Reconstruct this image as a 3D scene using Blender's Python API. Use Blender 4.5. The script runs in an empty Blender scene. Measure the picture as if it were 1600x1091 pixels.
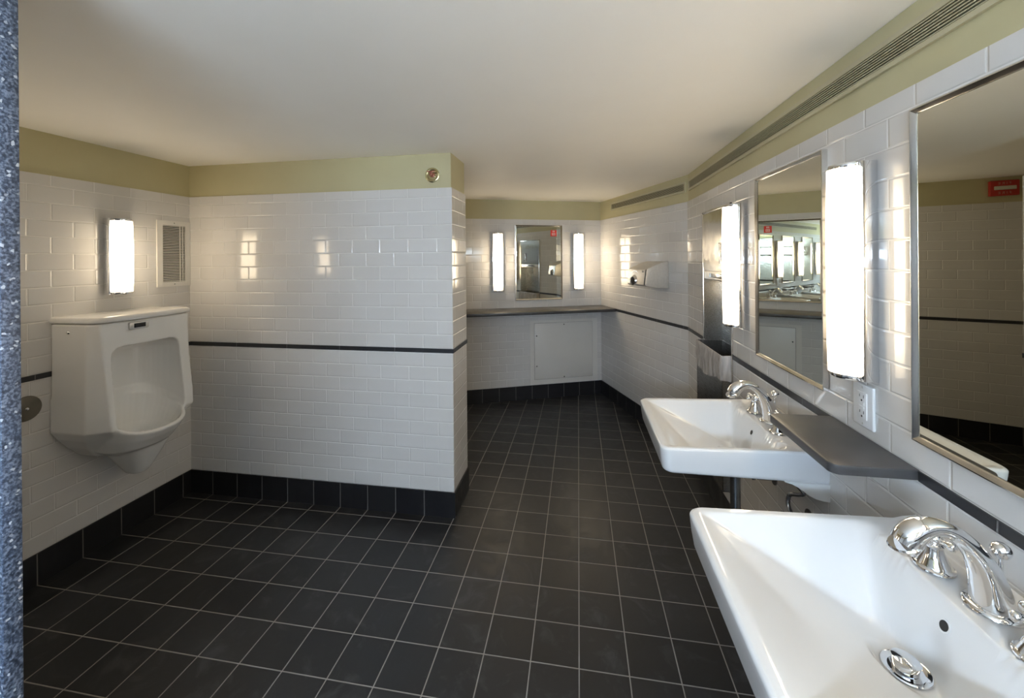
import bpy, bmesh, math, random
from mathutils import Vector, Matrix, noise
random.seed(7)
S = bpy.context.scene
COL = S.collection
PI = math.pi
T = 0.165                                   # tile module (m)

# ------------------------------------------------------------------ materials
def new_mat(name):
    m = bpy.data.materials.new(name); m.use_nodes = True
    nt = m.node_tree
    return m, nt, nt.nodes['Principled BSDF']

def simple(name, col, rough=0.5, metal=0.0, spec=0.5, coat=0.0, aniso=0.0):
    m, nt, b = new_mat(name)
    b.inputs['Base Color'].default_value = (*col, 1)
    b.inputs['Roughness'].default_value = rough
    b.inputs['Metallic'].default_value = metal
    b.inputs['Specular IOR Level'].default_value = spec
    b.inputs['Coat Weight'].default_value = coat
    b.inputs['Anisotropic'].default_value = aniso
    return m

def noisy(name, c1, c2, scale, rough=(0.4, 0.5), metal=0.0, spec=0.5, bump=0.0, detail=4, stretch=(1, 1, 1), lo=0.35, hi=0.65):
    m, nt, b = new_mat(name)
    N, L = nt.nodes, nt.links
    tc = N.new('ShaderNodeTexCoord'); mp = N.new('ShaderNodeMapping'); mp.inputs['Scale'].default_value = stretch
    nz = N.new('ShaderNodeTexNoise'); nz.inputs['Scale'].default_value = scale; nz.inputs['Detail'].default_value = detail
    L.new(tc.outputs['Object'], mp.inputs['Vector']); L.new(mp.outputs['Vector'], nz.inputs['Vector'])
    mr = N.new('ShaderNodeMapRange'); mr.inputs['From Min'].default_value = lo; mr.inputs['From Max'].default_value = hi
    L.new(nz.outputs['Fac'], mr.inputs['Value'])
    mx = N.new('ShaderNodeMix'); mx.data_type = 'RGBA'
    mx.inputs['A'].default_value = (*c1, 1); mx.inputs['B'].default_value = (*c2, 1)
    L.new(mr.outputs['Result'], mx.inputs['Factor']); L.new(mx.outputs['Result'], b.inputs['Base Color'])
    r2 = N.new('ShaderNodeMapRange'); r2.inputs['To Min'].default_value = rough[0]; r2.inputs['To Max'].default_value = rough[1]
    L.new(mr.outputs['Result'], r2.inputs['Value']); L.new(r2.outputs['Result'], b.inputs['Roughness'])
    b.inputs['Metallic'].default_value = metal; b.inputs['Specular IOR Level'].default_value = spec
    if bump:
        bp = N.new('ShaderNodeBump'); bp.inputs['Strength'].default_value = 1.0; bp.inputs['Distance'].default_value = bump
        L.new(nz.outputs['Fac'], bp.inputs['Height']); L.new(bp.outputs['Normal'], b.inputs['Normal'])
    return m

class MathN:
    def __init__(self, nt): self.nt = nt
    def __call__(self, op, a, b=None, c=None):
        n = self.nt.nodes.new('ShaderNodeMath'); n.operation = op
        for i, v in enumerate((a, b, c)):
            if v is None: continue
            if isinstance(v, (int, float)): n.inputs[i].default_value = v
            else: self.nt.links.new(v, n.inputs[i])
        return n.outputs[0]
    def rng(self, v, a, b, c=0.0, d=1.0, smooth=True):
        n = self.nt.nodes.new('ShaderNodeMapRange'); n.interpolation_type = 'SMOOTHSTEP' if smooth else 'LINEAR'
        self.nt.links.new(v, n.inputs['Value'])
        for k, x in (('From Min', a), ('From Max', b), ('To Min', c), ('To Max', d)): n.inputs[k].default_value = x
        return n.outputs['Result']

def tile_mat(name, w, h, shift, mortar, tile_c, tile_c2, grout_c, rough, spec=0.5, bevel=0.0035, depth=0.0012, tilt=0.004,
             smudge=None, wave=0.00006, grout_rough=0.8):
    m, nt, b = new_mat(name)
    N, L = nt.nodes, nt.links; M = MathN(nt)
    uv = N.new('ShaderNodeUVMap'); uv.uv_map = 'UVMap'
    sp = N.new('ShaderNodeSeparateXYZ'); L.new(uv.outputs['UV'], sp.inputs[0])
    u = M('DIVIDE', sp.outputs[0], w); v = M('DIVIDE', sp.outputs[1], h)
    row = M('FLOOR', v); par = M('FLOORED_MODULO', row, 2.0)
    uu = M('ADD', u, M('MULTIPLY', par, shift))
    col = M('FLOOR', uu)
    fu = M('SUBTRACT', uu, col); fv = M('SUBTRACT', v, row)
    du = M('MULTIPLY', M('MINIMUM', fu, M('SUBTRACT', 1.0, fu)), w)
    dv = M('MULTIPLY', M('MINIMUM', fv, M('SUBTRACT', 1.0, fv)), h)
    d = M('MINIMUM', du, dv)
    mask = M.rng(d, mortar * 0.42, mortar * 0.62)
    bev = M.rng(d, mortar * 0.4, mortar * 0.5 + bevel)
    cv = N.new('ShaderNodeCombineXYZ'); L.new(col, cv.inputs[0]); L.new(row, cv.inputs[1])
    wn = N.new('ShaderNodeTexWhiteNoise'); wn.noise_dimensions = '3D'; L.new(cv.outputs[0], wn.inputs['Vector'])
    sc = N.new('ShaderNodeSeparateColor'); L.new(wn.outputs['Color'], sc.inputs[0])
    tx = M('MULTIPLY', M('MULTIPLY', M('SUBTRACT', fu, 0.5), w), M('MULTIPLY', M('SUBTRACT', sc.outputs[0], 0.5), tilt * 2))
    ty = M('MULTIPLY', M('MULTIPLY', M('SUBTRACT', fv, 0.5), h), M('MULTIPLY', M('SUBTRACT', sc.outputs[1], 0.5), tilt * 2))
    nz = N.new('ShaderNodeTexNoise'); nz.inputs['Scale'].default_value = 16.0; nz.inputs['Detail'].default_value = 1.0
    L.new(uv.outputs['UV'], nz.inputs['Vector'])
    hgt = M('ADD', M('MULTIPLY', bev, depth), M('ADD', M('ADD', tx, ty), M('MULTIPLY', nz.outputs['Fac'], wave)))
    bp = N.new('ShaderNodeBump'); bp.inputs['Strength'].default_value = 1.0; bp.inputs['Distance'].default_value = 1.0
    L.new(hgt, bp.inputs['Height']); L.new(bp.outputs['Normal'], b.inputs['Normal'])
    mx = N.new('ShaderNodeMix'); mx.data_type = 'RGBA'
    mx.inputs['A'].default_value = (*tile_c, 1); mx.inputs['B'].default_value = (*tile_c2, 1)
    L.new(wn.outputs['Value'], mx.inputs['Factor'])
    base = mx.outputs['Result']; rg = rough
    if smudge:
        n2 = N.new('ShaderNodeTexNoise'); n2.inputs['Scale'].default_value = 7.0; n2.inputs['Detail'].default_value = 7.0
        n2.inputs['Distortion'].default_value = 1.2; n2.inputs['Roughness'].default_value = 0.62
        L.new(uv.outputs['UV'], n2.inputs['Vector'])
        f = M.rng(n2.outputs['Fac'], 0.5, 0.78, 0.0, smudge[1])
        m2 = N.new('ShaderNodeMix'); m2.data_type = 'RGBA'; m2.inputs['B'].default_value = (*smudge[0], 1)
        L.new(f, m2.inputs['Factor']); L.new(base, m2.inputs['A']); base = m2.outputs['Result']
        rgt = M.rng(n2.outputs['Fac'], 0.35, 0.75, rough, rough + 0.16)
    m3 = N.new('ShaderNodeMix'); m3.data_type = 'RGBA'; m3.inputs['A'].default_value = (*grout_c, 1)
    L.new(mask, m3.inputs['Factor']); L.new(base, m3.inputs['B']); L.new(m3.outputs['Result'], b.inputs['Base Color'])
    m4 = N.new('ShaderNodeMix'); m4.data_type = 'FLOAT'; m4.inputs['A'].default_value = grout_rough; L.new(mask, m4.inputs['Factor'])
    if smudge: L.new(rgt, m4.inputs['B'])
    else: m4.inputs['B'].default_value = rough
    L.new(m4.outputs['Result'], b.inputs['Roughness'])
    b.inputs['Specular IOR Level'].default_value = spec
    return m

def shade_mat():
    m = bpy.data.materials.new('lit_opal_glass'); m.use_nodes = True
    nt = m.node_tree; nt.nodes.clear(); M = MathN(nt)
    o = nt.nodes.new('ShaderNodeOutputMaterial'); e = nt.nodes.new('ShaderNodeEmission')
    tc = nt.nodes.new('ShaderNodeTexCoord'); sp = nt.nodes.new('ShaderNodeSeparateXYZ')
    nt.links.new(tc.outputs['Generated'], sp.inputs[0])
    d = M('MULTIPLY', M('ABSOLUTE', M('SUBTRACT', sp.outputs[2], 0.5)), 2.0)
    st = M.rng(d, 0.62, 1.0, 4.3, 1.1)             # the lamp inside stops short of the ends
    e.inputs['Color'].default_value = (1.0, 0.815, 0.57, 1); nt.links.new(st, e.inputs['Strength'])
    nt.links.new(e.outputs[0], o.inputs[0]); return m

def emit_mat(name, col, strength):
    m = bpy.data.materials.new(name); m.use_nodes = True
    nt = m.node_tree; nt.nodes.clear()
    o = nt.nodes.new('ShaderNodeOutputMaterial'); e = nt.nodes.new('ShaderNodeEmission')
    e.inputs['Color'].default_value = (*col, 1); e.inputs['Strength'].default_value = strength
    nt.links.new(e.outputs[0], o.inputs[0]); return m

WT = ((0.64, 0.625, 0.605), (0.67, 0.655, 0.635))
M_TILE = tile_mat('white_glazed_subway_tile', T, 0.0744, 0.5, 0.0028, *WT, (0.76, 0.745, 0.72), 0.08, spec=0.42, tilt=0.007)
M_FLOOR = tile_mat('black_floor_tile', T, T, 0.0, 0.0036, (0.013, 0.0135, 0.0145), (0.020, 0.020, 0.021), (0.27, 0.25, 0.225), 0.36,
                   spec=0.45, bevel=0.002, depth=0.0006, tilt=0.003, smudge=((0.070, 0.070, 0.070), 0.6))
M_BASE = tile_mat('black_base_tile', T, 0.30, 0.0, 0.0036, (0.010, 0.010, 0.012), (0.014, 0.014, 0.015), (0.16, 0.15, 0.14), 0.33,
                  spec=0.4, bevel=0.002, depth=0.0006, tilt=0.002, smudge=((0.03, 0.03, 0.032), 0.5))
M_DADO = tile_mat('charcoal_slate_strip', 2 * T, 0.30, 0.0, 0.003, (0.020, 0.021, 0.024), (0.026, 0.027, 0.030), (0.15, 0.15, 0.15), 0.32,
                  spec=0.45, bevel=0.002, depth=0.0005, tilt=0.002, smudge=((0.05, 0.052, 0.058), 0.5))
M_PAINT = noisy('olive_cream_paint', (0.50, 0.455, 0.275), (0.52, 0.475, 0.29), 6, (0.55, 0.6), spec=0.3)
M_CEIL = noisy('off_white_ceiling_paint', (0.92, 0.90, 0.84), (0.935, 0.915, 0.855), 4, (0.6, 0.68), spec=0.3)
M_VENT = noisy('tan_painted_metal', (0.47, 0.43, 0.285), (0.49, 0.45, 0.30), 8, (0.4, 0.45), spec=0.4)
M_VDARK = simple('vent_shade_dark', (0.035, 0.03, 0.02), 0.8)  # dark colour put in for the shade behind vent blades and louvers
M_CER = noisy('white_vitreous_china', (0.71, 0.72, 0.73), (0.73, 0.74, 0.75), 3, (0.05, 0.07), spec=0.55)
M_CERU = noisy('warm_white_vitreous_china', (0.82, 0.815, 0.795), (0.84, 0.835, 0.815), 3, (0.06, 0.08), spec=0.55)
M_CHROME = noisy('polished_chrome', (0.80, 0.81, 0.83), (0.84, 0.85, 0.87), 5, (0.03, 0.05), metal=1.0)
M_DCHROME = noisy('dull_dark_chrome', (0.28, 0.29, 0.31), (0.36, 0.37, 0.39), 30, (0.14, 0.2), metal=1.0)
M_FRAME = noisy('stainless_frame', (0.62, 0.60, 0.57), (0.68, 0.66, 0.63), 20, (0.14, 0.2), metal=1.0)
M_STEEL = noisy('brushed_stainless', (0.42, 0.41, 0.385), (0.50, 0.485, 0.455), 12, (0.22, 0.32), metal=1.0, stretch=(1, 30, 90))
M_STEELD = noisy('brushed_stainless_bin', (0.22, 0.21, 0.195), (0.28, 0.27, 0.25), 12, (0.25, 0.34), metal=1.0, stretch=(1, 30, 90))
M_STEELL = noisy('satin_stainless_light', (0.68, 0.67, 0.65), (0.74, 0.73, 0.71), 40, (0.36, 0.44), metal=1.0)
M_DOOR = noisy('polished_stainless_door', (0.60, 0.585, 0.555), (0.66, 0.645, 0.615), 30, (0.13, 0.19), metal=1.0)
M_DRYER = noisy('satin_nickel_cover', (0.64, 0.61, 0.56), (0.70, 0.67, 0.62), 60, (0.40, 0.5), metal=0.55)
M_MIRROR = simple('silvered_glass', (0.72, 0.73, 0.665), 0.002, 1.0)
M_SHADE = shade_mat()
M_SLATE = noisy('dark_slate_slab', (0.030, 0.031, 0.034), (0.068, 0.068, 0.070), 9, (0.34, 0.48), spec=0.5, detail=7, lo=0.3, hi=0.75)
M_LEDGE = noisy('grey_slate_counter', (0.070, 0.064, 0.054), (0.095, 0.086, 0.072), 8, (0.3, 0.42), spec=0.5, detail=6)
M_PANEL = noisy('white_enamel_metal', (0.70, 0.68, 0.64), (0.72, 0.70, 0.66), 6, (0.38, 0.45), spec=0.4)
M_WPLAST = noisy('white_plastic', (0.80, 0.81, 0.82), (0.82, 0.83, 0.84), 10, (0.28, 0.34), spec=0.45)
M_BLACK = simple('black_gloss_plastic', (0.008, 0.008, 0.009), 0.12)
M_DARK = simple('recess_shade_dark', (0.02, 0.02, 0.02), 0.7)  # near-black standing in for shade inside holes, slots and the bin
M_RED = noisy('red_plastic', (0.42, 0.03, 0.02), (0.46, 0.035, 0.024), 10, (0.3, 0.36), spec=0.4)
M_REDLBL = noisy('red_label_vinyl', (0.62, 0.045, 0.035), (0.66, 0.05, 0.04), 10, (0.4, 0.45), spec=0.3)
M_WHITE = simple('white_print', (0.82, 0.80, 0.78), 0.5)
M_GAPSHADE = simple('gap_shade_grey', (0.16, 0.15, 0.14), 0.7)  # grey that paints shade into the gap round the access door
M_PINK = simple('dull_pink_embossed_lettering', (0.42, 0.22, 0.17), 0.5)  # dull pinkish brown for the raised letters
M_BRASS = noisy('dull_brass', (0.62, 0.55, 0.30), (0.70, 0.62, 0.36), 30, (0.2, 0.28), metal=1.0)
M_COPPER = simple('copper_brown', (0.30, 0.11, 0.07), 0.35, 0.6)
M_COVER = noisy('satin_bronze_steel', (0.23, 0.215, 0.18), (0.27, 0.25, 0.21), 25, (0.3, 0.38), metal=1.0)
M_TUBE = emit_mat('fluorescent_tube', (0.62, 0.79, 1.0), 42.0)

def granite():
    m, nt, b = new_mat('blue_grey_speckled_panel')
    N, L = nt.nodes, nt.links
    tc = N.new('ShaderNodeTexCoord')
    n1 = N.new('ShaderNodeTexNoise'); n1.inputs['Scale'].default_value = 230; n1.inputs['Detail'].default_value = 3
    vo = N.new('ShaderNodeTexVoronoi'); vo.inputs['Scale'].default_value = 250
    L.new(tc.outputs['Object'], n1.inputs['Vector']); L.new(tc.outputs['Object'], vo.inputs['Vector'])
    cr = N.new('ShaderNodeValToRGB')
    cr.color_ramp.elements[0].position = 0.36; cr.color_ramp.elements[0].color = (0.026, 0.036, 0.058, 1)
    cr.color_ramp.elements[1].position = 0.62; cr.color_ramp.elements[1].color = (0.17, 0.20, 0.26, 1)
    e = cr.color_ramp.elements.new(0.5); e.color = (0.068, 0.09, 0.135, 1)
    L.new(n1.outputs['Fac'], cr.inputs['Fac'])
    sp = N.new('ShaderNodeSeparateColor'); L.new(vo.outputs['Color'], sp.inputs[0])
    mr = N.new('ShaderNodeMapRange'); mr.inputs['From Min'].default_value = 0.955; mr.inputs['From Max'].default_value = 0.98
    L.new(sp.outputs[0], mr.inputs['Value'])
    mx = N.new('ShaderNodeMix'); mx.data_type = 'RGBA'; mx.inputs['B'].default_value = (0.50, 0.53, 0.58, 1)
    L.new(mr.outputs['Result'], mx.inputs['Factor']); L.new(cr.outputs['Color'], mx.inputs['A'])
    L.new(mx.outputs['Result'], b.inputs['Base Color'])
    bp = N.new('ShaderNodeBump'); bp.inputs['Strength'].default_value = 1.0; bp.inputs['Distance'].default_value = 0.0012
    L.new(n1.outputs['Fac'], bp.inputs['Height']); L.new(bp.outputs['Normal'], b.inputs['Normal'])
    b.inputs['Roughness'].default_value = 0.35
    return m
M_GRAN = granite()

def liner_mat():
    m, nt, b = new_mat('clear_bin_liner_film')
    N, L = nt.nodes, nt.links
    tr = N.new('ShaderNodeBsdfTransparent'); tr.inputs['Color'].default_value = (0.92, 0.90, 0.88, 1)
    mx = N.new('ShaderNodeMixShader')
    tc = N.new('ShaderNodeTexCoord'); mp = N.new('ShaderNodeMapping'); mp.inputs['Scale'].default_value = (60, 60, 9)
    nz = N.new('ShaderNodeTexNoise'); nz.inputs['Scale'].default_value = 1.0; nz.inputs['Detail'].default_value = 3
    L.new(tc.outputs['Object'], mp.inputs['Vector']); L.new(mp.outputs['Vector'], nz.inputs['Vector'])
    mr = N.new('ShaderNodeMapRange'); mr.inputs['From Min'].default_value = 0.3; mr.inputs['From Max'].default_value = 0.7
    mr.inputs['To Min'].default_value = 0.55; mr.inputs['To Max'].default_value = 0.92
    L.new(nz.outputs['Fac'], mr.inputs['Value']); L.new(mr.outputs['Result'], mx.inputs[0])
    b.inputs['Base Color'].default_value = (0.60, 0.56, 0.53, 1); b.inputs['Roughness'].default_value = 0.22
    L.new(tr.outputs[0], mx.inputs[1]); L.new(b.outputs[0], mx.inputs[2])
    L.new(mx.outputs[0], nt.nodes['Material Output'].inputs['Surface'])
    return m
M_LINER = liner_mat()

# ------------------------------------------------------------------ mesh helpers
def bx(bm, x0, x1, y0, y1, z0, z1, bev=0.0, seg=2):
    r = bmesh.ops.create_cube(bm, size=1.0)
    vs = r['verts']
    for v in vs:
        v.co = Vector(((x0 + x1) / 2 + v.co.x * (x1 - x0), (y0 + y1) / 2 + v.co.y * (y1 - y0), (z0 + z1) / 2 + v.co.z * (z1 - z0)))
    if bev:
        es = list({e for v in vs for e in v.link_edges})
        bmesh.ops.bevel(bm, geom=es, offset=bev, segments=seg, profile=0.5, affect='EDGES')
    return bm

def box(*a, **k): return bx(bmesh.new(), *a, **k)

def loft(bm, rings, cap0=True, cap1=True, closed=True):
    R = [[bm.verts.new(p) for p in ring] for ring in rings]
    n = len(R[0])
    for a, b in zip(R, R[1:]):
        for i in range(n if closed else n - 1):
            j = (i + 1) % n
            bm.faces.new((a[i], a[j], b[j], b[i]))
    if cap0: bm.faces.new(list(reversed(R[0])))
    if cap1: bm.faces.new(R[-1])
    return R

def fix(bm):
    bmesh.ops.recalc_face_normals(bm, faces=bm.faces[:]); return bm

def prism(bm, pts, axis, a, b, bev=0.0, seg=3):
    """extrude a polygon: axis 'x' -> pts are (y,z); 'y' -> (x,z); 'z' -> (x,y)"""
    def P(p, t):
        return {'x': (t, p[0], p[1]), 'y': (p[0], t, p[1]), 'z': (p[0], p[1], t)}[axis]
    R = loft(bm, [[P(p, a) for p in pts], [P(p, b) for p in pts]])
    fix(bm)
    if bev:
        vs = set(R[0] + R[1]); es = [e for e in bm.edges if e.verts[0] in vs and e.verts[1] in vs]
        bmesh.ops.bevel(bm, geom=es, offset=bev, segments=seg, profile=0.5, affect='EDGES')
    return bm

def tube(bm, pts, rad, seg=16, caps=True, scale2=None):
    """sweep a circle (or ellipse: scale2 = ratio per point on the 2nd axis) along pts"""
    pts = [Vector(p) for p in pts]; n = len(pts)
    rads = rad if isinstance(rad, (list, tuple)) else [rad] * n
    tang = [((pts[min(i + 1, n - 1)] - pts[max(i - 1, 0)]).normalized()) for i in range(n)]
    up = Vector((1, 0, 0)) if abs(tang[0].x) < 0.9 else Vector((0, 0, 1))
    rings = []
    for i in range(n):
        t = tang[i]; s = t.cross(up)
        if s.length < 1e-5: s = t.cross(Vector((0, 1, 0)))
        s.normalize(); u = s.cross(t).normalized()
        up = u
        k = scale2[i] if scale2 else 1.0
        rings.append([pts[i] + (u * math.cos(2 * PI * j / seg) * k + s * math.sin(2 * PI * j / seg)) * rads[i] for j in range(seg)])
    loft(bm, rings, caps, caps); return fix(bm)

def smooth_path(ctrl, n):
    """Catmull-Rom through ctrl tuples of any length"""
    out = []
    c = [ctrl[0]] + list(ctrl) + [ctrl[-1]]
    for i in range(1, len(c) - 2):
        for k in range(n):
            t = k / n
            out.append(tuple(0.5 * ((2 * b) + (-a + cc) * t + (2 * a - 5 * b + 4 * cc - d) * t * t + (-a + 3 * b - 3 * cc + d) * t ** 3)
                             for a, b, cc, d in zip(c[i - 1], c[i], c[i + 1], c[i + 2])))
    out.append(tuple(ctrl[-1])); return out

def lathe(bm, prof, seg=32, mat=Matrix.Identity(4), cap0=True, cap1=True):
    rings = [[mat @ Vector((max(r, 1e-5) * math.cos(2 * PI * j / seg), max(r, 1e-5) * math.sin(2 * PI * j / seg), z)) for j in range(seg)] for r, z in prof]
    loft(bm, rings, cap0, cap1); return fix(bm)

OUT = Matrix.Rotation(-PI / 2, 4, 'X')      # local z -> +y (out of a wall)

def obj(name, bm, mat, parent=None, smooth=40, uv=None):
    me = bpy.data.meshes.new(name)
    if uv:
        lay = bm.loops.layers.uv.new('UVMap')
        for f in bm.faces:
            for l in f.loops: l[lay].uv = uv(l.vert.co, f.normal)
    bm.to_mesh(me); bm.free()
    me.materials.append(mat)
    if smooth:
        for p in me.polygons: p.use_smooth = True
        me.set_sharp_from_angle(angle=math.radians(smooth))
    o = bpy.data.objects.new(name, me); COL.objects.link(o)
    if parent: o.parent = parent
    return o

def thing(name, label, cat, loc=(0, 0, 0), rotz=0.0, group=None):
    o = bpy.data.objects.new(name, None); COL.objects.link(o)
    o.location = loc; o.rotation_euler = (0, 0, rotz); o.empty_display_size = 0.05
    o['label'] = label; o['category'] = cat
    if group: o['group'] = group
    return o

def dup(root, loc, rotz, label, group=None):
    r = root.copy(); COL.objects.link(r); r.location = loc; r.rotation_euler = (0, 0, rotz)
    r['label'] = label
    if group: r['group'] = group
    for ch in list(root.children):
        c = ch.copy(); COL.objects.link(c); c.parent = r
        for g in list(ch.children):
            d = g.copy(); COL.objects.link(d); d.parent = c
    return r

def struct(name, bm, mat, parent=None, uv=None, smooth=0):
    o = obj(name, bm, mat, parent, smooth, uv)
    if not parent: o['kind'] = 'structure'
    return o

# ------------------------------------------------------------------ room data
HB, DB, DT, HT, HC = 0.135, 0.882, 0.905, 1.773, 1.9606
XL, XR = -2.3085, 0.7506
YC, BXc, RET = 2.124, -0.666, 2.395         # centre wall plane, its free corner, end of the return
OX, OY = -0.0075, 2.065                     # floor grid origin
BEND = Vector((XR, 3.0126)); BR = Vector((0.228, 4.3115))
UB = Vector((-0.9277, -0.3733)); NB = Vector((0.3733, -0.9277))      # back wall: leftwards / out
US = (BR - BEND).normalized(); NS = Vector((-US.y, US.x))            # angled wall
YREAR = -1.15
BL = BR + UB * ((XL - BR.x) / UB.x)          # back wall meets left wall
LEFT_FRAME, RIGHT_FRAME = -PI / 2, PI / 2
BACK_FRAME = math.atan2(UB.y, UB.x); ANG_FRAME = math.atan2(US.y, US.x)

def wall(side, p, q, n, phase, sections=((DT, HT), (HB, DB)), base_phase=0.0, ext=0.12, gaps=(), slab=True, base_ext=(0, 0), trim_cut=(0, 0)):
    """p->q along local u; n points into the room. phase = joint position (tiles) for even rows in (upper, lower) cladding"""
    p, q, n = Vector(p), Vector(q), Vector(n); u = (q - p).normalized(); ln = (q - p).length
    def B(bm, a, b, d0, d1, z0, z1):
        rings = [[(*(p + u * t + n * d), z) for t, d in ((a, d0), (b, d0), (b, d1), (a, d1))] for z in (z0, z1)]
        loft(bm, rings); return fix(bm)
    w = None
    if slab:
        w = struct('wall_' + side, B(bmesh.new(), -ext, ln + ext, -0.12, -0.006, -0.02, HC + 0.02), M_PAINT)
    for k, (z0, z1) in enumerate(sections):
        bm = bmesh.new(); B(bm, 0, ln - trim_cut[1], -0.03, 0.0, z0, z1)
        ph = phase[k]
        f = lambda co, nn: (((Vector((co.x, co.y)) - p).dot(u) - ph * T if abs(nn.x * u.x + nn.y * u.y) < 0.5 else 0.06 + (Vector((co.x, co.y)) - p).dot(n)) if abs(nn.z) < 0.5 else 0.05, co.z - (DT if k == 0 else HB) + (0 if k == 0 else 0.0))
        o = struct('wall_tiling', bm, M_TILE, w, f)
        o['kind'] = 'structure'
    bm = bmesh.new(); B(bm, -base_ext[0], ln + base_ext[1] - (trim_cut[1] + 0.007 if trim_cut[1] else 0), -0.03, 0.007, 0.0, HB)
    struct('baseboard_' + side, bm, M_BASE, None, lambda co, nn: ((Vector((co.x, co.y)) - p).dot(u) - base_phase * T if abs(nn.z) < 0.5 else 0.05, 0.06 + co.z * 0.5))
    segs = []; a = 0
    for g0, g1 in gaps:
        segs.append((a, g0)); a = g1
    segs.append((a, ln))
    for a, b in segs:
        if b - a < 0.01: continue
        bm = bmesh.new(); B(bm, a - ((0.004 if base_ext[0] else 0) if a == 0 else 0), b + ((0.004 if base_ext[1] else 0) if b == ln else 0) - (trim_cut[1] + 0.004 if trim_cut[1] else 0), -0.03, 0.004, DB, DT)
        TRIM.append(struct('trim_%d' % (len(TRIM) + 1), bm, M_DADO, None, lambda co, nn: ((Vector((co.x, co.y)) - p).dot(u) - base_phase * T if abs(nn.z) < 0.5 else 0.05, 0.06 + (co.z - DB) * 0.5)))
    return w
TRIM = []

# floor + ceiling
bm = bmesh.new(); bx(bm, XL - 0.3, XR + 0.3, YREAR - 0.2, 4.7, -0.12, 0.0)
struct('floor', bm, M_FLOOR, None, lambda co, n: (co.x - OX, co.y - OY))
bm = bmesh.new(); bx(bm, XL - 0.3, XR + 0.3, YREAR - 0.2, 4.7, HC, HC + 0.12)
struct('ceiling', bm, M_CEIL)

# walls: left (u = +Y), centre block, return, back, angled, right, rear
def ph(e, p0):        # joint phase relative to wall start
    return e
uL = (YREAR - OY) / T
wall('left', (XL, YREAR), (XL, BL.y), (1, 0), (0.87 - uL, 0.40 - uL), base_phase=-uL)
bm = bmesh.new(); bx(bm, XL - 0.05, BXc - 0.006, YC + 0.006, RET - 0.006, -0.02, HC + 0.02)
CEN = struct('wall_center', bm, M_PAINT)
uC = (XL - OX) / T
wall('center', (XL, YC), (BXc, YC), (0, -1), (0.0 - uC, 0.5 - uC), base_phase=-uC, slab=False, base_ext=(0, 0.007), trim_cut=(0.0, 0.03))
wall('return', (BXc, YC), (BXc, RET), (1, 0), (0.25, 0.75), base_phase=0.72, slab=False, base_ext=(0.007, 0.007), trim_cut=(0.0, 0.0))
wall('alcove', (BXc - 0.03, RET), (XL, RET), (0, 1), (0.25, 0.75), base_phase=0.3, slab=False)
for o in list(S.objects):
    if o.name.startswith('wall_tiling') and o.parent is None and o is not CEN:
        o.parent = CEN
SHELF_D = 0.33
lenB = (BL - BR).length
wall('back', BR, BL, NB, (0.5, 0.0), base_phase=0.49, gaps=((0, 1.42),))
lenS = (BR - BEND).length
wall('angled', BEND, BR, NS, ((lenS / T - 0.12) % 1, (lenS / T - 0.46) % 1), base_phase=0.3, gaps=((lenS - SHELF_D, lenS),))
uR = (YREAR - OY) / T
SH0, SH1 = 1.056, 1.380                     # slate shelf on right wall
SHL = (SH0 - 0.82, SH1 - 0.82)
wall('right', (XR, YREAR), (XR, BEND.y), (-1, 0), (0.42 - uR, 0.96 - uR), base_phase=0.3,
     gaps=((SHL[0] - YREAR, SHL[1] - YREAR), (SH0 - YREAR, SH1 - YREAR), (2.178 - YREAR, 2.652 - YREAR)))
def carve(o, x0, x1, y0, y1, z0, z1):
    cb = bpy.data.objects.new('tmp_cut', bpy.data.meshes.new('tmp_cut')); COL.objects.link(cb)
    b_ = box(x0, x1, y0, y1, z0, z1); b_.to_mesh(cb.data); b_.free()
    md = o.modifiers.new('cut', 'BOOLEAN'); md.operation = 'DIFFERENCE'; md.object = cb; md.solver = 'EXACT'
    me = bpy.data.meshes.new_from_object(o.evaluated_get(bpy.context.evaluated_depsgraph_get()))
    o.modifiers.clear(); o.data = me; bpy.data.objects.remove(cb)
WR = bpy.data.objects['wall_right']
for o in [WR] + list(WR.children): carve(o, 0.70, XR + 0.105, 2.189, 2.641, 0.205, 1.310)
wall('rear', (XR, YREAR), (XL, YREAR), (0, 1), (0.2, 0.7), base_phase=0.1)

# ------------------------------------------------------------------ speckled stall partition, near edge of the photo
k = 0.72
bm = box(XL + 0.002, -1.3383 * k, 0.791 * k - 0.026, 0.791 * k, 0.0, HC - 0.002, bev=0.002)
pt = thing('stall_partition', 'blue grey speckled stall partition panel at the left edge of the photo', 'partition', (0, 0, 0))
obj('panel', bm, M_GRAN, pt)

# ------------------------------------------------------------------ wall sconces
def make_sconce(h, label):
    t = thing('wall_sconce', label, 'wall light')
    w, d, r = 0.108, 0.035, 0.0465
    obj('back_plate', box(-w / 2, w / 2, 0, d, -h / 2, h / 2, bev=0.0015), M_CHROME, t)
    def D(rr, n=20, off=0.0):      # D-shaped outline
        return [(rr * math.cos(PI * i / n), d + off + rr * 1.06 * math.sin(PI * i / n)) for i in range(n + 1)]
    cap = 0.012
    bm = bmesh.new(); rings = []
    nz = 26; z0, z1 = -h / 2 + cap, h / 2 - cap
    for i in range(nz + 1):
        f = i / nz; bow = 1.0 + 0.045 * (1 - (2 * f - 1) ** 2)
        rings.append([(x, y, z0 + (z1 - z0) * f) for x, y in D(r * bow, off=-0.001)])
    loft(bm, rings); obj('glass_shade', fix(bm), M_SHADE, t)
    for s in (-1, 1):
        za, zb = (s * (h / 2 - cap - 0.001), s * h / 2)
        bm = bmesh.new(); o = D(r * 0.985, off=-0.004)
        prism(bm, o, 'z', min(za, zb), max(za, zb), bev=0.0012, seg=2)
        obj('end_cap', bm, M_CHROME, t)
    return t
ZS = 1.348; HS = 0.566
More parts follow.
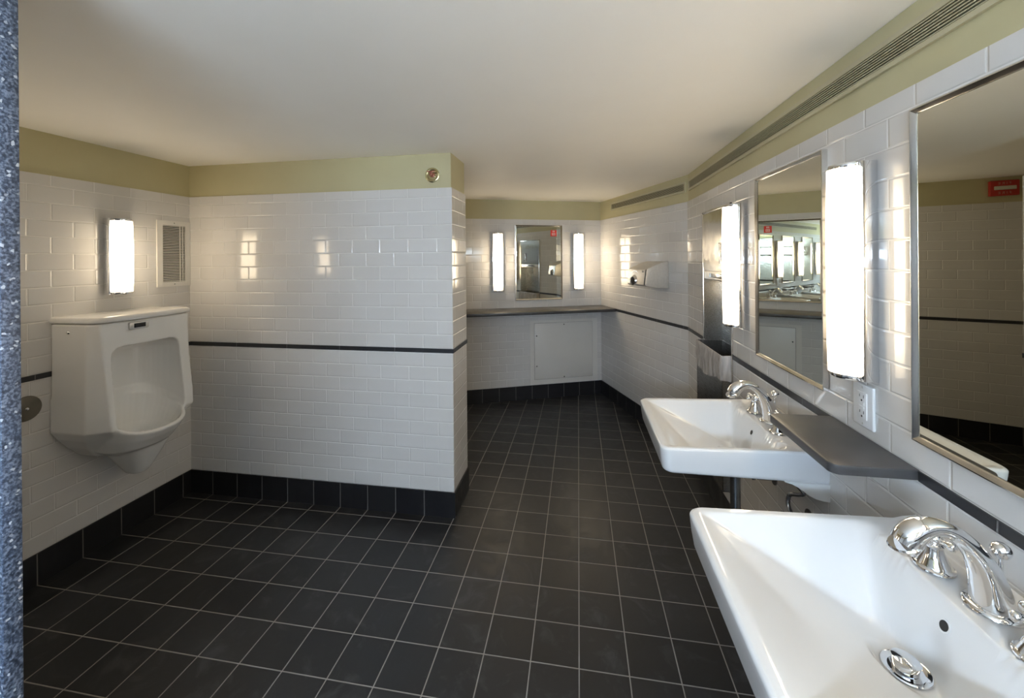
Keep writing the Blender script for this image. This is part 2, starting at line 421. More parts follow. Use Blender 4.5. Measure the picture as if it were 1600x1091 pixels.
s1 = make_sconce(HS, 'largest lit wall sconce, above the white outlet and beside the cut-off mirror')
s1.location = (XR, 1.233, ZS); s1.rotation_euler = (0, 0, RIGHT_FRAME)
dup(s1, (XR, 2.055, ZS), RIGHT_FRAME, 'lit wall sconce beside the tall steel towel dispenser, far side of the tall mirror')
bl = BR + UB * 0.253; br_ = BR + UB * 1.085
p = BR + UB * ((BR.x + 0.772) / 0.9277); q = BR + UB * ((BR.x + 0.008) / 0.9277)
dup(s1, (p.x, p.y, 1.356), BACK_FRAME, 'slim lit sconce left of the small back wall mirror')
dup(s1, (q.x, q.y, 1.356), BACK_FRAME, 'slim lit sconce right of the small back wall mirror, beside the room corner')
dup(s1, (XR, 0.411, ZS), RIGHT_FRAME, 'lit wall sconce out of frame, past the near mirror and above the near washbasin')
dup(s1, (XR, -0.411, ZS), RIGHT_FRAME, 'lit wall sconce out of frame, last one on the mirror wall behind the camera')
s2 = make_sconce(0.38, 'short lit wall sconce above the urinal')
s2.location = (XL, 1.7195, 1.4145); s2.rotation_euler = (0, 0, LEFT_FRAME)

dup(s2, (XL, 0.86, 1.4145), LEFT_FRAME, 'short lit wall sconce hidden behind the speckled partition, mirrored in the centre wall tiles')

# ------------------------------------------------------------------ mirrors
def make_mirror(w, h, label):
    t = thing('wall_mirror', label, 'mirror')
    fw, d = 0.012, 0.016
    bm = bmesh.new()
    prof = [(0, 0), (0, d), (0.003, d + 0.001), (fw - 0.002, d - 0.004), (fw, d - 0.006), (fw, 0)]
    rings = []
    for sx, sz in ((-1, -1), (1, -1), (1, 1), (-1, 1)):
        rings.append([(sx * (w / 2 - a), b, sz * (h / 2 - a)) for a, b in prof])
    rings.append(rings[0])
    loft(bm, rings, False, False); bmesh.ops.remove_doubles(bm, verts=bm.verts[:], dist=1e-5)
    obj('frame', fix(bm), M_FRAME, t, smooth=20)
    bm = bmesh.new(); g = 0.004; a = fw - 0.002; b0 = 0.014
    W, H2 = w / 2 - a, h / 2 - a
    y0, y1 = 0.0085, 0.0095
    R = loft(bm, [[(-W, 0.003, -H2), (W, 0.003, -H2), (W, 0.003, H2), (-W, 0.003, H2)],
                  [(-W, y0, -H2), (W, y0, -H2), (W, y0, H2), (-W, y0, H2)],
                  [(-W + g, y1, -H2 + g), (W - g, y1, -H2 + g), (W - g, y1, H2 - g), (-W + g, y1, H2 - g)]])
    obj('glass', fix(bm), M_MIRROR, t, smooth=0)
    return t
ZM = 1.344; HM = 0.738
m1 = make_mirror(0.486, HM, 'large mirror cut off by the right edge of the photo, above the nearest washbasin')
m1.location = (XR, 0.8135, ZM); m1.rotation_euler = (0, 0, RIGHT_FRAME)
dup(m1, (XR, 1.634, ZM), RIGHT_FRAME, 'tall framed mirror between the two right wall sconces, above the second washbasin')
p = BR + UB * ((BR.x + 0.386) / 0.9277)
MB = dup(m1, (p.x, p.y, 1.348), BACK_FRAME, 'small framed mirror on the back wall between two slim sconces')
dup(m1, (XR, -0.007, ZM), RIGHT_FRAME, 'framed mirror out of frame beside the camera')
# red label on the back mirror
c = BR + UB * ((BR.x + 0.243) / 0.9277) + NB * 0.0105
t = thing('notice_sticker', 'small red notice sticker on the upper corner of the back wall mirror', 'sticker', (c.x, c.y, 1.638), BACK_FRAME)
obj('backing', box(-0.031, 0.031, -0.0009, 0.0006, -0.031, 0.031), M_REDLBL, t, smooth=0)
bm = bmesh.new()
for (x0, x1, z0, z1) in ((-0.009, 0.009, 0.022, 0.025), (-0.011, -0.008, 0.010, 0.024), (0.008, 0.011, 0.010, 0.024), (-0.005, 0.005, 0.012, 0.018),
                         (-0.016, 0.016, -0.002, 0.001), (-0.016, 0.016, -0.021, -0.018), (-0.016, -0.013, -0.02, 0.0), (0.013, 0.016, -0.02, 0.0),
                         (-0.010, 0.010, -0.008, -0.006), (-0.010, 0.010, -0.013, -0.011)):
    bx(bm, x0, x1, 0.0005, 0.0009, z0, z1)
obj('printing', bm, M_WHITE, t, smooth=0)

# ------------------------------------------------------------------ washbasins
def smin(vals, k):
    m = min(vals); return m - k * math.log(sum(math.exp(-(v - m) / k) for v in vals))
SW, SD, SZ, SB = 0.2435, 0.490, 0.0, -0.086       # half width, depth, rim z (local), bottom z
def rim_z(y):
    e = max(0.0, min(1.0, (0.030 - y) / 0.010)); e = e * e * (3 - 2 * e)
    return 0.017 * max(0.0, 1 - y / SD) + 0.008 * e
def basin_h(x, y):
    deck = rim_z(y)
    f = (0.466 - y) * 0.44
    s = (0.222 - abs(x)) * 1.0
    r = (y - 0.117) * 2.6
    dep = smin([f, s, r, 0.123], 0.0042)
    dd = 0.5 * (dep + math.sqrt(dep * dep + 0.003 ** 2))      # rounded lip
    dist = math.hypot(x + 0.010, y - 0.190)
    w_ = max(0.0, min(1.0, (0.056 - dist) / 0.022)); w_ = w_ * w_ * (3 - 2 * w_)
    h = deck - dd + 0.0008
    return h * (1 - w_) + w_ * -0.1095 if dep > 0.05 else h
def rrect(hx, y0, y1, r, n=14, m=22):
    pts = []
    def arc(cx, cy, a0):
        for i in range(n + 1):
            a = a0 + (PI / 2) * i / n
            pts.append((cx + r * math.cos(a), cy + r * math.sin(a)))
    def line(p, q):
        for i in range(1, m): pts.append((p[0] + (q[0] - p[0]) * i / m, p[1] + (q[1] - p[1]) * i / m))
    rr = r
    arc(hx - r, y1 - r, 0); line((hx - r, y1), (-hx + r, y1))
    arc(-hx + r, y1 - r, PI / 2); line((-hx, y1 - r), (-hx, y0 + 0.002))
    pts.append((-hx, y0 - 0.002)); line((-hx, y0 - 0.002), (hx, y0 - 0.002)); pts.append((hx, y0 - 0.002)); line((hx, y0 + 0.002), (hx, y1 - r))
    return pts
def sink_mesh():
    bm = bmesh.new()
    outer = rrect(SW, 0.0, SD, 0.030)
    cx, cy = 0.0, 0.19
    rings = []
    ks = [1 - 0.0 * 1]
    fr = []
    n_in = 90
    for i in range(n_in):
        f = (i + 0.35) / n_in
        fr.append(1 - (1 - f) ** 1.35 if False else f)
    for f in fr:
        ring = []
        for x, y in outer:
            px, py = cx + (x - cx) * f * 0.985, cy + (y - cy) * f * (0.985 if y > cy else 1.0)
            ring.append((px, py, basin_h(px, py)))
        rings.append(ring)
    # rim roll and skirt
    ro = 0.0075
    def ins(d, zz):
        return [(x - (d if x > 0 else -d) * min(1, abs(x) / (SW - 0.03)) if abs(x) > 0.05 else x - d * x / SW, (y - d * max(0, (y - 0.3) / (SD - 0.3)) if y > 0.3 else y), zz) for x, y in outer]
    for a in range(1, 7):
        th = (PI / 2) * a / 6
        d = ro * (1 - math.sin(th)); z = -ro * (1 - math.cos(th))
        ring = ins(d, 0)
        rings.append([(x, y, basin_h(x, y) * 0 + rim_z(y) + z) for x, y, _ in ring])
    for f, d in ((0.25, 0.001), (0.5, 0.003), (0.72, 0.006)):
        rings.append([(x, y, SB * f + rim_z(y) * (1 - f) * 0.6) for x, y, _ in ins(d, 0)])
    rb = 0.016
    for a in range(0, 6):
        th = (PI / 2) * a / 5
        d = 0.007 + rb * (1 - math.cos(th)); z = SB + rb * (1 - math.sin(th))
        rings.append([(x, y, z) for x, y, _ in ins(d, 0)])
    for f, z in ((0.85, SB), (0.6, SB - 0.012), (0.35, SB - 0.042), (0.15, SB - 0.052)):
        rings.append([(cx + (x - cx) * f, cy + (y - cy) * f, z if y > 0.01 else z) for x, y in outer])
    loft(bm, rings)
    return fix(bm)
def make_sink(label):
    t = thing('washbasin', label, 'sink')
    obj('basin', sink_mesh(), M_CER, t, smooth=60)
    # wall bracket moulding under the back of the basin
    prof = [(0.0, SB + 0.004), (0.125, SB + 0.004), (0.105, SB - 0.001), (0.088, SB - 0.010), (0.074, SB - 0.020), (0.058, SB - 0.032), (0.040, SB - 0.041), (0.020, SB - 0.046), (0.0, SB - 0.048)]
    bm = bmesh.new(); prism(bm, prof, 'x', -SW + 0.004, SW - 0.004); obj('wall_bracket', bm, M_CER, t, smooth=60)
    # drain
    zd = -0.1095
    bm = bmesh.new(); lathe(bm, [(0.0, 0.0), (0.034, 0.0), (0.0355, 0.0015), (0.034, 0.003), (0.026, 0.001), (0.022, -0.003), (0.0, -0.003)], 40, Matrix.Translation((-0.010, 0.190, zd + 0.0008)))
    dr = obj('drain_flange', bm, M_CHROME, t)
    bm = bmesh.new(); lathe(bm, [(0.012, -0.002), (0.0185, 0.0), (0.0185, 0.013), (0.0205, 0.0145), (0.0205, 0.0155), (0.014, 0.0175), (0.0, 0.0185)], 40, Matrix.Translation((-0.008, 0.190, zd + 0.002)) @ Matrix.Rotation(0.12, 4, 'X'))
    obj('stopper', bm, M_CHROME, dr)
    # overflow opening on the back slope of the bowl
    y = 0.1315; z = basin_h(-0.010, y)
    rot = Matrix.Translation((-0.010, y + 0.0006, z)) @ Matrix.Rotation(math.atan2(1, 2.6) - PI / 2, 4, 'X')
    bm = bmesh.new(); lathe(bm, [(0.0085, 0.0), (0.0115, 0.0), (0.0115, 0.001), (0.0085, 0.0006)], 28, rot, False, False); ov = obj('overflow_ring', bm, M_CER, t)
    bm = bmesh.new(); lathe(bm, [(0.0, 0.0003), (0.0088, 0.0003), (0.0088, 0.0006), (0.0, 0.0006)], 28, rot); obj('overflow_shade', bm, M_DARK, ov)  # dark disc painted in place of the shaded opening
    # waste pipe, trap, supply
    bm = bmesh.new()
    tube(bm, [(0, 0.185, SB - 0.03), (0, 0.185, SB - 0.30)], 0.0175, 20)
    lathe(bm, [(0.021, -0.01), (0.0245, -0.006), (0.0245, 0.012), (0.021, 0.016)], 24, Matrix.Translation((0, 0.185, SB - 0.065)))
    wp = obj('waste_pipe', bm, M_DCHROME, t)
    bm = bmesh.new()
    path = smooth_path([(0, 0.185, SB - 0.285), (0, 0.183, SB - 0.325), (0, 0.150, SB - 0.358), (0, 0.112, SB - 0.325), (0, 0.105, SB - 0.29), (0, 0.075, SB - 0.265), (0, 0.004, SB - 0.265)], 8)
    tube(bm, path, 0.0195, 20)
    lathe(bm, [(0.021, 0.0), (0.036, 0.002), (0.036, 0.005), (0.021, 0.009)], 28, Matrix.Translation((0, 0, SB - 0.265)) @ OUT)
    obj('trap', bm, M_DCHROME, wp)
    bm = bmesh.new()
    tube(bm, [(0.0, 0.18, SB - 0.098), (0.0, 0.075, SB - 0.080)], 0.0028, 8)
    for k_ in range(8):
        bx(bm, -0.0015, 0.0015, 0.075 + k_ * 0.009, 0.081 + k_ * 0.009, SB - 0.092 + k_ * 0.0012, SB - 0.076 + k_ * 0.0012)
    tube(bm, [(0.0, 0.072, SB + 0.02), (0.0, 0.072, SB - 0.094)], 0.003, 8)
    obj('pop_up_linkage', bm, M_DCHROME, wp)
    for sx in (-1, 1):
        bm = bmesh.new()
        path = smooth_path([(sx * 0.095, 0.080, SB + 0.01), (sx * 0.100, 0.072, SB - 0.022), (sx * 0.130, 0.045, SB - 0.052), (sx * 0.150, 0.030, SB - 0.072), (sx * 0.135, 0.036, SB - 0.086), (sx * 0.105, 0.050, SB - 0.105), (sx * 0.105, 0.056, SB - 0.135), (sx * 0.125, 0.055, SB - 0.158)], 8)
        tube(bm, path, 0.0065, 12); hs = obj('supply_hose', bm, M_DCHROME, t)
        bm = bmesh.new()
        tube(bm, [(sx * 0.125, 0.0, SB - 0.165), (sx * 0.125, 0.062, SB - 0.165)], 0.011, 14)
        lathe(bm, [(0.0, 0.0), (0.026, 0.0), (0.026, 0.003), (0.0, 0.005)], 24, Matrix.Translation((sx * 0.125, 0, SB - 0.165)) @ OUT)
        lathe(bm, [(0.0, 0.0), (0.008, 0.0), (0.009, 0.014), (0.019, 0.016), (0.019, 0.023), (0.0, 0.025)], 18, Matrix.Translation((sx * 0.125, 0.058, SB - 0.165)) @ OUT @ Matrix.Diagonal((1, 0.6, 1, 1)))
        obj('stop_valve', bm, M_DCHROME, hs)
    return t
ZRIM = 0.7715
k1 = make_sink('nearest white washbasin, cut off by the bottom and right edges of the photo')
k1.location = (XR, 0.832, ZRIM); k1.rotation_euler = (0, 0, RIGHT_FRAME)
dup(k1, (XR, 1.630, ZRIM), RIGHT_FRAME, 'second white washbasin, wholly in view under the tall mirror')
dup(k1, (XR, 0.010, ZRIM), RIGHT_FRAME, 'white washbasin out of frame beside the camera')

# ------------------------------------------------------------------ faucets
def make_faucet(label):
    t = thing('widespread_faucet', label, 'faucet')
    z0 = 0.0
    # spout: path in (y,z), radius, width ratio
    ctrl = [(0.000, 0.000, 0.0295, 1), (0.001, 0.012, 0.0285, 1), (0.005, 0.038, 0.0255, 1), (0.013, 0.068, 0.0215, 1), (0.030, 0.099, 0.0165, 1), (0.055, 0.1235, 0.0132, 1),
            (0.082, 0.1325, 0.0142, 1), (0.106, 0.1270, 0.0185, 1), (0.122, 0.1130, 0.0208, 1), (0.1300, 0.0995, 0.0205, 1)]
    P = smooth_path(ctrl, 6)
    bm = bmesh.new()
    tube(bm, [(0, a, b) for a, b, _, _ in P], [r for _, _, r, _ in P], 28, True, [1.0 + 0.0 * i for i in range(len(P))])
    sp = obj('spout', bm, M_CHROME, t, smooth=60)
    bm = bmesh.new()
    lathe(bm, [(0.030, 0.0), (0.0365, 0.0), (0.038, 0.0035), (0.0365, 0.007), (0.033, 0.009), (0.028, 0.010)], 40); obj('base_ring', bm, M_CHROME, sp)
    tip = Matrix.Translation((0, 0.1310, 0.0970)) @ Matrix.Rotation(-0.35, 4, 'X')
    bm = bmesh.new()
    lathe(bm, [(0.016, 0.004), (0.0215, 0.004), (0.0235, 0.001), (0.0225, -0.003), (0.0185, -0.004), (0.0155, -0.0045), (0.0150, -0.011), (0.012, -0.012), (0.0, -0.010)], 36, tip); obj('aerator', bm, M_CHROME, sp)
    # raised ribs on the flanks of the spout
    bm = bmesh.new()
    for sx in (-1, 1):
        pts = [(sx * (r * 0.93), a - 0.002 + 0.003, b) for a, b, r, _ in P if 0.03 < b < 0.100 and a < 0.05]
        n = len(pts)
        tube(bm, pts, [0.0030 * math.sin(PI * (i + 0.6) / (n + 0.2)) + 0.0006 for i in range(n)], 10)
    obj('rib', bm, M_CHROME, sp, smooth=60)
    # pop-up knob behind the spout
    bm = bmesh.new()
    lathe(bm, [(0.0035, 0.05), (0.0035, 0.091)], 10, Matrix.Translation((0, -0.012, 0)))
    lathe(bm, [(0.0, 0.0885), (0.006, 0.0893), (0.0108, 0.0930), (0.0135, 0.0990), (0.0135, 0.1040), (0.0108, 0.1100), (0.006, 0.1135), (0.0, 0.1145)], 24, Matrix.Translation((0, -0.012, 0)))
    obj('pop_up_knob', bm, M_CHROME, t)
    for sx in (-1, 1):
        bm = bmesh.new(); M0 = Matrix.Translation((sx * 0.094, 0.017, 0)) @ Matrix.Scale(0.88, 4)
        lathe(bm, [(0.0, 0.0), (0.0335, 0.0), (0.0355, 0.0025), (0.0345, 0.0055), (0.0310, 0.0075), (0.0295, 0.011), (0.0225, 0.024), (0.0170, 0.038), (0.0150, 0.047), (0.0175, 0.050), (0.0175, 0.0535), (0.013, 0.056), (0.0115, 0.060), (0.0, 0.060)], 40, M0)
        h = obj('handle_base', bm, M_CHROME, t)
        bm = bmesh.new()
        lathe(bm, [(0.0, 0.056), (0.0125, 0.057), (0.0155, 0.063), (0.0150, 0.069), (0.0115, 0.0735), (0.0095, 0.076), (0.006, 0.0785), (0.0, 0.0795)], 32, M0)
        a0 = 0.35 if sx > 0 else -0.2
        for i in range(4):
            a = a0 + i * PI / 2
            Rr = M0 @ Matrix.Translation((0, 0, 0.066)) @ Matrix.Rotation(a, 4, 'Z') @ Matrix.Rotation(PI / 2, 4, 'Y')
            lathe(bm, [(0.0, 0.010), (0.0065, 0.012), (0.0050, 0.018), (0.0048, 0.021), (0.0085, 0.028), (0.0098, 0.033), (0.0085, 0.0375), (0.0050, 0.040), (0.0, 0.041)], 18, Rr)
        obj('cross_handle', bm, M_CHROME, h, smooth=60)
    return t
ZDK = ZRIM + 0.0145
f1 = make_faucet('chrome arched faucet with two cross handles on the nearest washbasin')
f1.location = (XR - 0.062, 0.820, ZDK); f1.rotation_euler = (0, 0, RIGHT_FRAME)
dup(f1, (XR - 0.062, 1.628, ZDK), RIGHT_FRAME, 'chrome arched faucet with two cross handles on the second washbasin, partly behind the slate shelf')
dup(f1, (XR - 0.062, 0.005, ZDK), RIGHT_FRAME, 'chrome arched faucet out of frame beside the camera')

# ------------------------------------------------------------------ slate shelf between basins
def make_shelf(label):
    t = thing('slate_shelf', label, 'shelf')
    w, d, r = (SH1 - SH0) / 2, 0.178, 0.022
    pts = [(-w, -0.02)]
    def arc(cx, cy, a0, a1, n=8):
        for i in range(n + 1):
            a = a0 + (a1 - a0) * i / n; pts.append((cx + r * math.cos(a), cy + r * math.sin(a)))
    pts.append((w, -0.02)); arc(w - r, d - r, 0, PI / 2); arc(-w + r, d - r, PI / 2, PI)
    bm = bmesh.new(); prism(bm, pts, 'z', -0.0235, 0.0, bev=0.0035, seg=3); obj('slab', bm, M_SLATE, t)
    return t
sh = make_shelf('dark slate shelf with rounded corners between the two visible washbasins')
sh.location = (XR, (SH0 + SH1) / 2, DT + 0.001); sh.rotation_euler = (0, 0, RIGHT_FRAME)
dup(sh, (XR, (SHL[0] + SHL[1]) / 2, DT + 0.001), RIGHT_FRAME, 'dark slate shelf out of frame beside the nearest washbasin')

# back counter ledge
t = thing('counter_ledge', 'long dark grey slate counter ledge along the back wall under the small mirror', 'shelf', (BR.x, BR.y, DT), BACK_FRAME)
bm = bmesh.new(); prism(bm, [(0.0, -0.01), (0.0, SHELF_D), (1.42, SHELF_D), (1.42, -0.01)], 'z', -0.026, 0.0, bev=0.003, seg=2); obj('slab', bm, M_LEDGE, t)
bm = bmesh.new(); bx(bm, 0.001, 1.42, SHELF_D - 0.004, SHELF_D + 0.003, -0.0275, -0.0015, bev=0.002); obj('front_edge', bm, M_SLATE, t)

# access panel on back wall
o0 = BR + UB * 0.0
t = thing('access_panel', 'white metal access panel with four corner fasteners, below the back ledge', 'access panel', (BR.x, BR.y, 0.0), BACK_FRAME)
P0, P1 = 0.045, 0.757
bm = bmesh.new()
for a in ((P0, P1, 0.0, 0.0035, HB + 0.004, 0.186), (P0, P1, 0.0, 0.0035, 0.746, 0.772), (P0, 0.098, 0.0, 0.0035, 0.184, 0.748), (0.714, P1, 0.0, 0.0035, 0.184, 0.748)): bx(bm, *a)
obj('frame', bm, M_PANEL, t)
obj('gap_shade', box(0.0975, 0.7145, -0.001, 0.0008, 0.1850, 0.7470), M_GAPSHADE, t)  # dark backing sheet, gap shade painted as colour; no real gasket
dr = obj('door', box(0.1005, 0.7115, 0.0005, 0.0045, 0.1885, 0.7435, bev=0.001), M_PANEL, t)
for (x, z) in ((0.405, 0.725), (0.69, 0.62), (0.69, 0.32), (0.405, 0.20)):
    bm = bmesh.new(); lathe(bm, [(0, 0), (0.006, 0), (0.006, 0.0012), (0, 0.0012)], 16, Matrix.Translation((x, 0.0045, z)) @ OUT)
    obj('fastener', bm, M_DCHROME, dr)

# ------------------------------------------------------------------ linear vents
def linear_vent(label, L, loc, rot):
    t = thing('linear_vent', label, 'air vent', loc, rot)
    za, zb = -0.036, 0.038; sa, sb = -0.024, 0.024
    y0 = -0.006; y1 = 0.003
    bm = bmesh.new()
    for a in ((0, L, y0, y1, sb, zb), (0, L, y0, y1, za, sa), (0, 0.012, y0, y1, sa, sb), (L - 0.012, L, y0, y1, sa, sb)): bx(bm, *a)
    obj('flange', bm, M_VENT, t)
    obj('void_shade', box(0.012, L - 0.012, y0 + 0.0003, y0 + 0.0006, sa, sb), M_VDARK, t)  # dark sheet painted as the shade behind the blades
    bm = bmesh.new(); pitch = (sb - sa) / 7
    for i in range(7):
        z = sa + (i + 0.42) * pitch
        prism(bm, [(y0 + 0.0006, z - 0.0002), (y0 + 0.0006, z + 0.0008), (y1 - 0.001, z + 0.0014), (y1 - 0.001, z - 0.0012)], 'x', 0.012, L - 0.012)
    obj('blades', bm, M_VENT, t, smooth=0)
    return t
ZV = 1.879
linear_vent('long slotted air vent high on the mirror wall, running out of the top edge', 3.48, (XR, -0.50, ZV), RIGHT_FRAME)
v = BEND + US * 0.022 + NS * 0.0
linear_vent('short slotted air vent above the hand dryer on the angled far wall', 1.135, (v.x, v.y, ZV), ANG_FRAME)

# ------------------------------------------------------------------ towel dispenser + liner
t = thing('towel_dispenser', 'tall recessed stainless towel dispenser and waste unit behind the second sconce', 'towel dispenser', (XR, 2.415, 0.0), RIGHT_FRAME)
w = 0.2345
bm = bmesh.new()
ZT, ZBm = 1.657, 0.20
for a in ((-w, w, -0.01, 0.007, ZT - 0.012, ZT), (-w, -w + 0.012, -0.01, 0.007, ZBm, ZT), (w - 0.012, w, -0.01, 0.007, ZBm, ZT), (-w, w, -0.01, 0.007, ZBm, ZBm + 0.012)): bx(bm, *a, bev=0.001)
obj('frame', bm, M_FRAME, t)
bm = bmesh.new()       # slightly bowed upper door
rings = []
for i in range(13):
    f = i / 12; z = 1.308 + (ZT - 0.014 - 1.308) * f
    y = 0.004 + 0.006 * (1 - (2 * f - 1) ** 2)
    rings.append([(-w + 0.013, 0.0, z), (-w + 0.013, y, z), (w - 0.013, y, z), (w - 0.013, 0.0, z)])
loft(bm, rings); dd = obj('towel_door', fix(bm), M_DOOR, t, smooth=50)
bm = bmesh.new(); bx(bm, -0.094, -0.083, 0.012, 0.0155, 1.352, 1.446, bev=0.001); obj('level_slot', bm, M_DCHROME, dd)
bm = bmesh.new(); lathe(bm, [(0, 0), (0.009, 0), (0.009, 0.003), (0, 0.004)], 20, Matrix.Translation((-0.0885, 0.013, 1.455)) @ OUT); obj('lock', bm, M_DCHROME, dd)
obj('latch', box(-0.138, -0.125, 0.007, 0.0135, 1.352, 1.366), M_DCHROME, dd)
bm = bmesh.new(); rw = w - 0.011; rd = -0.100
for a in ((-rw, rw, rd, rd + 0.002, ZBm + 0.008, 1.306), (-rw, -rw + 0.002, rd, 0.004, ZBm + 0.008, 1.306), (rw - 0.002, rw, rd, 0.004, ZBm + 0.008, 1.306),
          (-rw, rw, rd, 0.004, 1.300, 1.306), (-rw, rw, rd, 0.004, ZBm + 0.008, ZBm + 0.012)): bx(bm, *a)
obj('recess_lining', bm, M_STEEL, t)
bm = bmesh.new(); prism(bm, [(-0.030, 1.262), (-0.004, 1.256), (0.003, 1.262), (0.003, 1.300), (-0.030, 1.300)], 'x', -0.215, 0.215, bev=0.002, seg=2); obj('towel_slot', bm, M_STEELL, t)
obj('towel_lip', box(-0.12, 0.12, -0.001, 0.0045, 1.270, 1.296, bev=0.002), M_FRAME, t)
bm = bmesh.new(); bw = w - 0.016; bd = 0.047
for a in ((-bw, bw, bd - 0.002, bd, ZBm + 0.014, 0.889), (-bw, -bw + 0.002, rd + 0.003, bd, ZBm + 0.014, 0.889), (bw - 0.002, bw, rd + 0.003, bd, ZBm + 0.014, 0.889),
          (-bw, bw, rd + 0.003, rd + 0.005, ZBm + 0.014, 0.889), (-bw, bw, rd + 0.003, bd, ZBm + 0.014, ZBm + 0.018)): bx(bm, *a)
wb = obj('waste_bin', bm, M_STEELD, t)
obj('bin_shade_block', box(-bw + 0.003, bw - 0.003, rd + 0.006, bd - 0.003, ZBm + 0.02, 0.74), M_DARK, wb)  # solid dark block painted as the shade down inside the bin
# clear liner folded over the bin lip
t = thing('bin_liner', 'crinkled clear plastic liner folded over the lip of the steel waste bin', 'bin liner', (XR, 2.415, 0.0), RIGHT_FRAME)
def liner_path(s):     # s in 0..1 round the three sides (u shape), returns x,y,nx,ny
    a, b = 0.05, 2 * bw; tot = a * 2 + b; d = s * tot
    if d < a: return (-bw - 0.001, d, -1, 0)
    if d < a + b: return (-bw + (d - a), bd + 0.002, 0, 1)
    return (bw + 0.001, a - (d - a - b), 1, 0)
bm = bmesh.new(); NU, NV = 90, 16; G = []
for i in range(NU + 1):
    s = i / NU; x, y, nx, ny = liner_path(s); row = []
    for j in range(NV + 1):
        f = j / NV; hem = 0.765 - 0.028 * s + 0.012 * math.sin(s * 9)
        z = 0.893 + (hem - 0.893) * f
        off = 0.003 + 0.009 * f * (0.4 + noise.noise((s * 16, f * 1.5, 2.0))) + 0.004 * noise.noise((s * 40, f * 3, 7.0)) + 0.008 * f * (1 - f)
        if j == 0: off = 0.0005
        row.append(bm.verts.new((x + nx * max(off, 0.0005), y + ny * max(off, 0.0005), z + 0.003 * noise.noise((s * 25, 0, 1)))))
    G.append(row)
for i in range(NU):
    for j in range(NV): bm.faces.new((G[i][j], G[i + 1][j], G[i + 1][j + 1], G[i][j + 1]))
for i in range(NU):      # inside fold
    pass
obj('liner_cuff', fix(bm), M_LINER, t, smooth=80)
bm = bmesh.new()
pts = []
for i in range(60):
    x, y, nx, ny = liner_path(i / 59); pts.append((x, y, 0.892 + 0.0025 * noise.noise((i * 0.6, 0, 5))))
tube(bm, pts, 0.0022, 8); obj('rolled_lip', bm, M_LINER, t, smooth=80)

# ------------------------------------------------------------------ hand dryer
W0 = BEND + US * 0.224
t = thing('hand_dryer', 'stainless hand dryer with chrome nozzle on the angled wall above the dado strip', 'hand dryer', (W0.x, W0.y, 1.155), ANG_FRAME)
HW = 0.265
prof = [(0.0, 0.0), (0.10, 0.006), (0.185, 0.020), (0.196, 0.030), (0.180, 0.142), (0.172, 0.150), (0.12, 0.172), (0.06, 0.194), (0.02, 0.203), (0.0, 0.204)]
bm = bmesh.new(); prism(bm, prof, 'x', 0.0, HW, bev=0.003, seg=2); dh = obj('cover', bm, M_DRYER, t, smooth=35)
bm = bmesh.new(); prism(bm, [(0.186, 0.021), (0.1985, 0.030), (0.1825, 0.140), (0.170, 0.148)], 'x', 0.018, HW - 0.004, bev=0.001, seg=2); fp = obj('front_plate', bm, M_DRYER, t)
bm = bmesh.new(); prism(bm, [(0.17, 0.018), (0.1995, 0.030), (0.1835, 0.142), (0.17, 0.148)], 'x', 0.008, 0.014); obj('seam', bm, M_DARK, t)
# flared nozzle hood
bm = bmesh.new(); rings = []
for i in range(11):
    f = i / 10; R_ = 0.052 - 0.018 * f; y = 0.165 + 0.042 * f
    rings.append([(0.165 + R_ * math.cos(a * 2 * PI / 28) * 1.1, y - 0.012 * math.sin(a * 2 * PI / 28) * (1 - f), 0.072 - 0.02 * f + R_ * math.sin(a * 2 * PI / 28)) for a in range(28)])
loft(bm, rings, True, False); nz_ = obj('nozzle', fix(bm), M_CHROME, t, smooth=60)
bm = bmesh.new(); lathe(bm, [(0.0, 0.0), (0.03, 0.0), (0.03, 0.001), (0.0, 0.001)], 24, Matrix.Translation((0.165, 0.200, 0.054)) @ OUT); obj('nozzle_mouth_shade', bm, M_DARK, nz_)  # dark disc painted as the shade inside the nozzle
bm = bmesh.new()
for i in range(9):
    a = PI * (0.05 + 0.9 * i / 8); pass
path = [(0.165 + 0.085 * math.cos(PI * i / 16), 0.192 - 0.012 * math.sin(PI * i / 16), 0.030 + 0.100 * math.sin(PI * i / 16)) for i in range(17)]
tube(bm, path, 0.0045, 10); obj('trim_arc', bm, M_CHROME, t, smooth=60)
bm = bmesh.new(); bx(bm, 0.034, 0.058, 0.180, 0.1865, 0.122, 0.135); obj('badge', bm, M_DCHROME, fp)

# ------------------------------------------------------------------ outlet
t = thing('wall_outlet', 'white electrical outlet under the large sconce, above the slate shelf', 'outlet', (XR, 1.231, 0.990), RIGHT_FRAME)
obj('cover_plate', box(-0.039, 0.039, 0, 0.0075, -0.0565, 0.0565, bev=0.003, seg=3), M_WPLAST, t)
rc = obj('receptacle', box(-0.0175, 0.0175, 0.006, 0.0098, -0.035, 0.035, bev=0.001), M_WPLAST, t)
for zc in (0.021, -0.021):
    bm = bmesh.new(); bx(bm, -0.0085, -0.0065, 0.0095, 0.0100, zc - 0.0005, zc + 0.0075); bx(bm, 0.0065, 0.0085, 0.0095, 0.0100, zc + 0.0005, zc + 0.0075)
    lathe(bm, [(0, 0), (0.0028, 0), (0.0028, 0.0003), (0, 0.0003)], 14, Matrix.Translation((0, 0.0097, zc - 0.0075)) @ OUT)
    obj('socket_slots', bm, M_DARK, rc)
for zc in (0.005, -0.005): obj('test_button', box(-0.010, 0.010, 0.009, 0.0108, zc - 0.0035, zc + 0.0035, bev=0.0006), M_WPLAST, rc)
for zc in (0.048, -0.048):
    bm = bmesh.new(); lathe(bm, [(0, 0), (0.003, 0), (0.0025, 0.001), (0, 0.001)], 14, Matrix.Translation((0, 0.0072, zc)) @ OUT); obj('screw', bm, M_STEELL, t)

